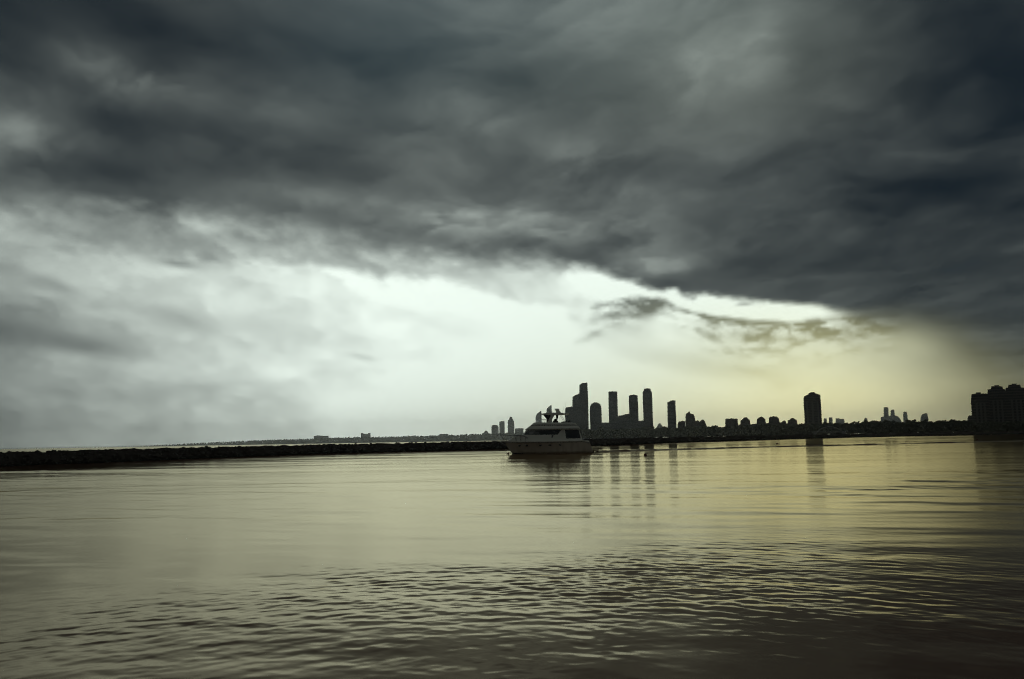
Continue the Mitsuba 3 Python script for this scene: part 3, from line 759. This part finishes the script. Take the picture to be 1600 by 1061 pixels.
for u in (12.0, 10.8, 8.7, 7.2, 5.6):
    for sgn in (1, -1):
        pk = put('porthole', aboard(disc(u, 1.28, 0.24, 0.12, sgn, 0.0, 0.07)), 'dark_glass', f'{yt}__hull')
put('swim_platform', aboard(join([box(-0.55, 0.75, -1.75, 1.75, 0.30, 0.44, 0.03), box(0.2, 0.5, -1.2, -1.0, -0.1, 0.30), box(0.2, 0.5, 1.0, 1.2, -0.1, 0.30)])), 'teak', yt)
# deck at the sheer, with a low toe rail
dv = np.array([(G[i, -1, 0], s * (G[i, -1, 1] - 0.04), G[i, -1, 2] - 0.03) for i in range(nt) for s in (1, -1)])
df = np.array([f for i in range(nt - 1) for f in ([2 * i, 2 * i + 2, 2 * i + 3], [2 * i, 2 * i + 3, 2 * i + 1])])
put('deck', aboard(trimesh.Trimesh(dv, df[:, ::-1], process=False)), 'white_gelcoat', yt)
for sgn in (1, -1):
    put('toe_rail', aboard(tube(np.array([(G[i, -1, 0], sgn * (G[i, -1, 1] - 0.03), G[i, -1, 2] + 0.03) for i in range(nt)]), 0.045, 6)), 'white_gelcoat', yt, smooth=40)


def shell(profile, half, y_sub=3):
    """A side outline (u, w) drawn out to the half breadth half(u, w), denser so that it can curve in plan."""
    poly = Polygon(profile).segmentize(0.35)
    m = prism(poly, -1.0, 1.0)
    m = m.subdivide_to_size(0.5, max_iter=12)
    v = m.vertices.copy()
    v[:, 1] = v[:, 1] * np.array([half(a, c) for a, c in zip(v[:, 0], v[:, 2])])
    return trimesh.Trimesh(v, m.faces, process=False)


def cabin_half(u, w):
    b = 1.62 * (1 - max(0, (u - 9.0) / 5.2) ** 2.0)
    return max(b, 0.15) * (1 - 0.10 * max(0, w - 1.9))


def house_half(u, w):
    b = 1.78 * (1 - 0.30 * max(0, (u - 8.6) / 3.0) ** 2)
    return b * (1 - 0.055 * max(0, w - 1.9))


def fly_half(u, w):
    b = 1.92 * (1 - 0.34 * max(0, (u - 7.4) / 3.6) ** 2.2)
    return b * (1 - 0.16 * max(0, w - 3.95))


put('trunk_cabin', aboard(shell([(13.50, 1.80), (13.40, 2.16), (13.08, 2.50), (12.6, 2.68), (12.0, 2.80), (11.2, 2.86), (9.0, 2.95), (9.0, 1.80)], cabin_half)), 'white_gelcoat', yt, smooth=40)
put('wheelhouse', aboard(shell([(11.45, 2.80), (10.84, 3.74), (2.55, 3.74), (2.10, 2.2), (2.0, 1.80), (11.3, 1.80)], house_half)), 'white_gelcoat', yt, smooth=30)


def pane(poly, half, off=0.015, depth=0.04, sgn=1):
    """A sheet of glass on the side of the house, following its curve."""
    m = prism(Polygon(poly).segmentize(0.3), -0.5, 0.5).subdivide_to_size(0.4, max_iter=10)
    v = m.vertices.copy()
    inner = v[:, 1] * sgn < 0
    h = np.array([half(a, c) for a, c in zip(v[:, 0], v[:, 2])])
    v[:, 1] = sgn * (h + np.where(inner, off - depth, off))
    return trimesh.Trimesh(v, m.faces, process=False)


for sgn in (1, -1):
    side = [(8.86, 2.92), (8.81, 3.66), (5.30, 3.66), (5.95, 2.90)]
    put('front_side_window', aboard(pane([(11.20, 2.94), (10.72, 3.66), (8.82, 3.66), (8.87, 2.92)], house_half, sgn=sgn)), 'grey_glass', f'{yt}__wheelhouse')
    put('side_window', aboard(pane(side, house_half, sgn=sgn)), 'dark_glass', f'{yt}__wheelhouse')
    for um in (8.9, 7.3):
        put('window_bar', aboard(pane([(um, 2.92), (um - 0.05, 3.66), (um - 0.13, 3.66), (um - 0.08, 2.92)], house_half, off=0.03, depth=0.03, sgn=sgn)), 'boot_stripe', f'{yt}__wheelhouse')
    put('vent_slot', aboard(pane([(6.85, 2.84), (6.55, 2.84), (6.78, 2.42), (6.92, 2.42)], house_half, off=0.02, sgn=sgn)), 'boot_stripe', f'{yt}__wheelhouse')
    put('aft_window', aboard(pane([(4.78, 3.64), (2.62, 3.64), (2.32, 2.28), (4.62, 2.28)], house_half, sgn=sgn)), 'dark_glass', f'{yt}__wheelhouse')
    put('aft_window_bar', aboard(pane([(3.72, 3.64), (3.66, 3.64), (3.62, 2.28), (3.68, 2.28)], house_half, off=0.03, depth=0.03, sgn=sgn)), 'canvas', f'{yt}__wheelhouse')
# raked windscreen in three panes
for k, (a, b) in enumerate(((-1.10, -0.40), (-0.36, 0.36), (0.40, 1.10))):
    lo, hi = (11.40, 2.90), (10.90, 3.68)
    v = np.array([(lo[0] + 0.02, a, lo[1]), (lo[0] + 0.02, b, lo[1]), (hi[0] + 0.02, b * 0.96, hi[1]), (hi[0] + 0.02, a * 0.96, hi[1])])
    v = np.vstack([v, v - [0.05, 0, 0.02]])
    put('windscreen', aboard(trimesh.Trimesh(v, process=False).convex_hull), 'dark_glass', f'{yt}__wheelhouse')
fly = put('flybridge', aboard(shell([(11.05, 3.80), (10.55, 4.10), (9.65, 4.84), (9.3, 4.90), (3.75, 4.78), (3.1, 4.62), (2.50, 4.02), (2.40, 3.74), (10.9, 3.74)], fly_half)), 'white_gelcoat', yt, smooth=35)
for sgn in (1, -1):
    put('grab_rail', aboard(tube([(u, sgn * (fly_half(u, 4.5) + 0.03), 4.50) for u in np.linspace(9.6, 3.2, 24)], 0.025, 6)), 'black_rubber', fly, smooth=40)
    put('styling_stripe', aboard(pane([(10.15, 4.34), (10.02, 4.43), (3.0, 4.36), (2.9, 4.28)], fly_half, off=0.02, depth=0.03, sgn=sgn)), 'rub_strip', fly)
    put('visor_edge', aboard(tube([(u, sgn * (fly_half(u, 3.78) + 0.01), 3.78) for u in np.linspace(10.9, 2.5, 30)], 0.035, 6)), 'boot_stripe', fly, smooth=40)
# low wrap-round windscreen of the flybridge
ws = []
for t in np.linspace(-1, 1, 15):
    a = t * 1.35
    u = 9.45 - 1.5 * abs(t) ** 2.2
    ws.append(((u, a * 1.08, 4.84), (u - 0.75, a * 0.98, 5.38)))
v = np.array([p for q in ws for p in q])
f = np.array([g for i in range(14) for g in ([2 * i, 2 * i + 1, 2 * i + 3], [2 * i, 2 * i + 3, 2 * i + 2])])
put('fly_windscreen', aboard(trimesh.Trimesh(v, f, process=False)), 'clear_acrylic', yt, smooth=40)
put('fly_windscreen_rail', aboard(tube(v[1::2], 0.025, 6)), 'steel', yt, smooth=40)
# raked arch carrying the hardtop
for sgn in (1, -1):
    b = 1.42 * sgn
    put('arch_leg', aboard(trimesh.Trimesh(np.array([(7.55, b - 0.07, 4.80), (7.05, b - 0.07, 4.80), (6.30, b - 0.07, 6.06), (6.85, b - 0.07, 6.06), (7.55, b + 0.07, 4.80), (7.05, b + 0.07, 4.80), (6.30, b + 0.07, 6.06), (6.85, b + 0.07, 6.06)]), process=False).convex_hull), 'white_gelcoat', yt)
    put('arch_brace', aboard(trimesh.Trimesh(np.array([(u, b + s * 0.06, w) for s in (-1, 1) for u, w in ((8.0, 6.10), (6.95, 6.10), (7.02, 5.40), (7.32, 5.22))]), process=False).convex_hull), 'canvas', yt)
    put('rear_post', aboard(tube([(4.35, b, 4.75), (4.55, b, 6.08)], 0.03, 8)), 'steel', yt, smooth=40)
    put('rear_brace', aboard(tube([(5.35, b, 6.05), (4.65, b, 4.80)], 0.022, 6)), 'steel', yt, smooth=40)
tip = [(8.50, 6.17), (8.1, 6.30), (7.2, 6.38), (5.6, 6.36), (4.9, 6.26), (3.95, 6.20), (3.95, 6.13), (4.9, 6.04), (7.4, 6.00), (8.1, 6.08)]
put('hardtop', aboard(shell(tip, lambda u, w: 1.58 * (1 - 0.35 * max(0, (u - 7.0) / 1.5) ** 2))), 'white_gelcoat', yt, smooth=35)
# radar on a raked pedestal, aerials
put('radar_pedestal', aboard(trimesh.Trimesh(np.array([(5.95, -0.22, 6.28), (5.15, -0.22, 6.26), (5.55, -0.2, 6.82), (6.12, -0.2, 6.82), (5.95, 0.22, 6.28), (5.15, 0.22, 6.26), (5.55, 0.2, 6.82), (6.12, 0.2, 6.82)]), process=False).convex_hull), 'white_gelcoat', yt)
dome = trimesh.creation.revolve(np.array([(0.0, 0.0), (0.34, 0.0), (0.38, 0.06), (0.37, 0.14), (0.26, 0.21), (0.0, 0.24)]), sections=24)
dome.apply_translation([5.86, 0, 6.80])
put('radar_dome', aboard(dome), 'white_gelcoat', yt, smooth=40)
put('aerial', aboard(tube([(4.7, 1.2, 6.2), (4.55, 1.22, 8.1)], [0.02, 0.008], 6)), 'steel', yt)
put('aerial', aboard(tube([(4.9, -1.2, 6.2), (4.75, -1.22, 7.6)], [0.02, 0.008], 6)), 'steel', yt)
put('horn', aboard(box(7.0, 7.35, 0.5, 0.62, 6.33, 6.43, 0.02)), 'steel', yt)
# helm seat and console on the flybridge
put('helm_seat', aboard(join(box(5.75, 6.35, -0.55, 0.35, 5.25, 5.42, 0.05), box(5.72, 6.02, -0.55, 0.35, 5.42, 6.02, 0.08), box(5.66, 6.62, -0.7, 0.5, 4.80, 5.24, 0.12))), 'canvas', yt)
put('helm_console', aboard(trimesh.Trimesh(np.array([(7.6, -0.7, 4.8), (7.0, -0.7, 4.8), (7.05, -0.7, 5.35), (7.5, -0.7, 5.5), (7.6, 0.5, 4.8), (7.0, 0.5, 4.8), (7.05, 0.5, 5.35), (7.5, 0.5, 5.5)]), process=False).convex_hull), 'canvas', yt)
put('fly_settee', aboard(join(box(4.0, 5.2, -1.3, 1.3, 4.72, 4.98, 0.05), box(3.85, 4.05, -1.3, 1.3, 4.72, 5.18, 0.05))), 'canvas', yt)
# pulpit and bow rail
put('pulpit', aboard(join(box(14.1, 15.0, -0.22, 0.22, 1.90, 1.98, 0.03))), 'white_gelcoat', yt)
put('anchor', aboard(join(tube([(14.95, 0, 1.88), (14.35, 0, 1.50)], 0.04, 6), trimesh.Trimesh(np.array([(14.5, -0.2, 1.62), (14.5, 0.2, 1.62), (14.15, 0, 1.30), (14.42, 0, 1.52)]), process=False).convex_hull)), 'steel', yt)
bowrail, posts = [], []
for sgn in (1, -1):
    pts = []
    for u in np.linspace(10.6, 14.7, 12):
        b = max(beam_at(min(u, 14.3), 1.8) - 0.10, 0.16)
        pts.append((u + 0.05 * (u - 10.6), sgn * b, np.interp(u, [10.6, 11.2, 14.7], [2.45, 2.82, 3.02])))
    bowrail.append(tube(pts, 0.055, 6))
    for i in (1, 3, 5, 7, 9, 11):
        u = min(np.linspace(10.6, 14.7, 12)[i], 14.2)
        posts.append((pts[i], (u, sgn * max(beam_at(u, 1.8) - 0.12, 0.12), 1.86)))
bowrail.append(tube([(14.9, 0.16, 3.02), (14.98, 0, 3.02), (14.9, -0.16, 3.02)], 0.028, 6))
put('bow_rail', aboard(join(bowrail)), 'dark_rail', yt, smooth=40)
for a, b in posts:
    put('stanchion', aboard(tube([b, a], 0.035, 6)), 'dark_rail', f'{yt}__bow_rail', smooth=40)
put('bow_light', aboard(join(tube([(14.92, 0, 3.02), (14.92, 0, 3.10)], 0.05, 8), box(14.84, 15.0, -0.07, 0.07, 3.10, 3.24, 0.02))), 'black_rubber', yt)
# stern: rail, rolled canvas, cleats
for sgn in (1, -1):
    put('stern_rail', aboard(join(tube([(2.0, sgn * 1.95, 1.9), (1.9, sgn * 1.95, 2.28), (1.05, sgn * 1.9, 2.16), (1.0, sgn * 1.9, 1.62)], 0.025, 6))), 'steel', yt, smooth=40)
put('stern_canvas', aboard(tube([(1.45, -1.75, 2.06), (1.45, 1.75, 2.06)], 0.16, 10)), 'canvas', yt, smooth=40)
put('cockpit_coaming', aboard(join(box(1.0, 2.1, 1.72, 2.0, 1.55, 1.92, 0.04), box(1.0, 2.1, -2.0, -1.72, 1.55, 1.92, 0.04))), 'white_gelcoat', yt)

# ---- wake: a low ridge of disturbed water behind the yacht, and the small wave at its bow -------------------------------------------------
W = np.array([(13.2, 142.0), (18.7, 146.8), (28.8, 155), (41.2, 164.5), (53.7, 171.4), (67.7, 177.5), (79.9, 183.5), (92, 189.5), (112, 199), (135, 209)])
leg2 = np.concatenate([[0], np.cumsum(np.linalg.norm(np.diff(W, axis=0), axis=1))])
wx, wy = PchipInterpolator(leg2, W[:, 0]), PchipInterpolator(leg2, W[:, 1])
V, Fc = [], []
S = np.arange(0, leg2[-1], 0.5)
O = np.linspace(-1.3, 1.3, 13)
for s in S:
    p = np.array([wx(s), wy(s)])
    q = np.array([wx(s + 0.1), wy(s + 0.1)]) - p
    q /= np.linalg.norm(q)
    nrm = np.array([-q[1], q[0]])
    amp = np.interp(s, [0, 4, 40, 90, 120, leg2[-1]], [0.22, 0.30, 0.17, 0.17, 0.09, 0.0])
    amp *= 0.45 + 1.1 * float(meshkit.fbm(np.array([[s * 0.16, 0, 0]]), 3, 9)[0])
    side = 0.5 * (float(meshkit.noise(np.array([[s * 0.3, 5, 0]]), 9)[0]) - 0.5)
    for o in O:
        z = amp * math.exp(-((o - side) / 0.48) ** 2) * (0.75 + 0.5 * float(meshkit.noise(np.array([[s * 1.1, o * 2.2, 0]]), 10)[0])) - 0.03 * (abs(o) / 1.3) ** 4
        w = p + nrm * o
        V.append([w[0], w[1], z + 0.004])
n = len(O)
for i in range(len(S) - 1):
    for j in range(n - 1):
        Fc += [[i * n + j, (i + 1) * n + j, (i + 1) * n + j + 1], [i * n + j, (i + 1) * n + j + 1, i * n + j + 1]]
Fc = np.array(Fc)
put('wake', trimesh.Trimesh(np.array(V), Fc, process=False), 'water_surface', smooth=True, kind='stuff', label='thin dark wake trailing off to the right behind the yacht')
V, Fc = [], []
for i, t in enumerate(np.linspace(0, 1, 16)):
    for j, o in enumerate(np.linspace(-1, 1, 9)):
        V.append([-0.75 - 0.55 * t + 0.0 * o, 141.6 - 1.4 * t + 0.45 * o * (1 - 0.5 * t), 0.30 * (1 - t) * math.exp(-(o / 0.5) ** 2) * (1 + 0.2 * math.sin(9 * t)) - 0.02 * o ** 4])
for i in range(15):
    for j in range(8):
        a, b, c, d = i * 9 + j, (i + 1) * 9 + j, (i + 1) * 9 + j + 1, i * 9 + j + 1
        Fc += [[a, c, b], [a, d, c]]
put('bow_wave', trimesh.Trimesh(np.array(V), np.array(Fc), process=False), 'water_surface', smooth=True, kind='stuff', label='small dark wave curling off the bow of the yacht')

# ---- buoys --------------------------------------------------------------------------------------------------------------------------------
def buoy(x, y, r, flat, label):
    k = thing('mooring_buoy', label, 'buoy', 'small buoys floating in the bay')
    t = np.linspace(-math.pi / 2, math.pi / 2, 14)
    prof = np.stack([np.maximum(r * np.cos(t), 0), r * flat * np.sin(t)], -1)
    m = trimesh.creation.revolve(prof, sections=24)
    put('float', placed(m, x, y, z=0.45 * r * flat), 'red_buoy', k, smooth=50)
    ringp = [(0.28 * r * math.cos(a), 0, 0.28 * r * math.sin(a)) for a in np.linspace(0, 2 * math.pi, 17)]
    put('lifting_ring', placed(tube(ringp, 0.05 * r, 6), x, y, z=1.45 * r * flat + 0.2 * r), 'steel', k, smooth=40)
    put('collar', placed(trimesh.creation.cylinder(radius=0.3 * r, height=0.12 * r, sections=20), x, y, z=1.44 * r * flat), 'black_rubber', k, smooth=40)


buoy(15.99, 108.9, 0.20, 1.0, 'round dark red mooring buoy floating right of the stern of the yacht')
buoy(66.2, 224.8, 0.34, 0.55, 'small flat dark buoy far out beyond the wake, below the row of blocks')
buoy(126.0, 243.0, 0.20, 0.9, 'tiny dark buoy at the far right, below the slab towers at the picture edge')
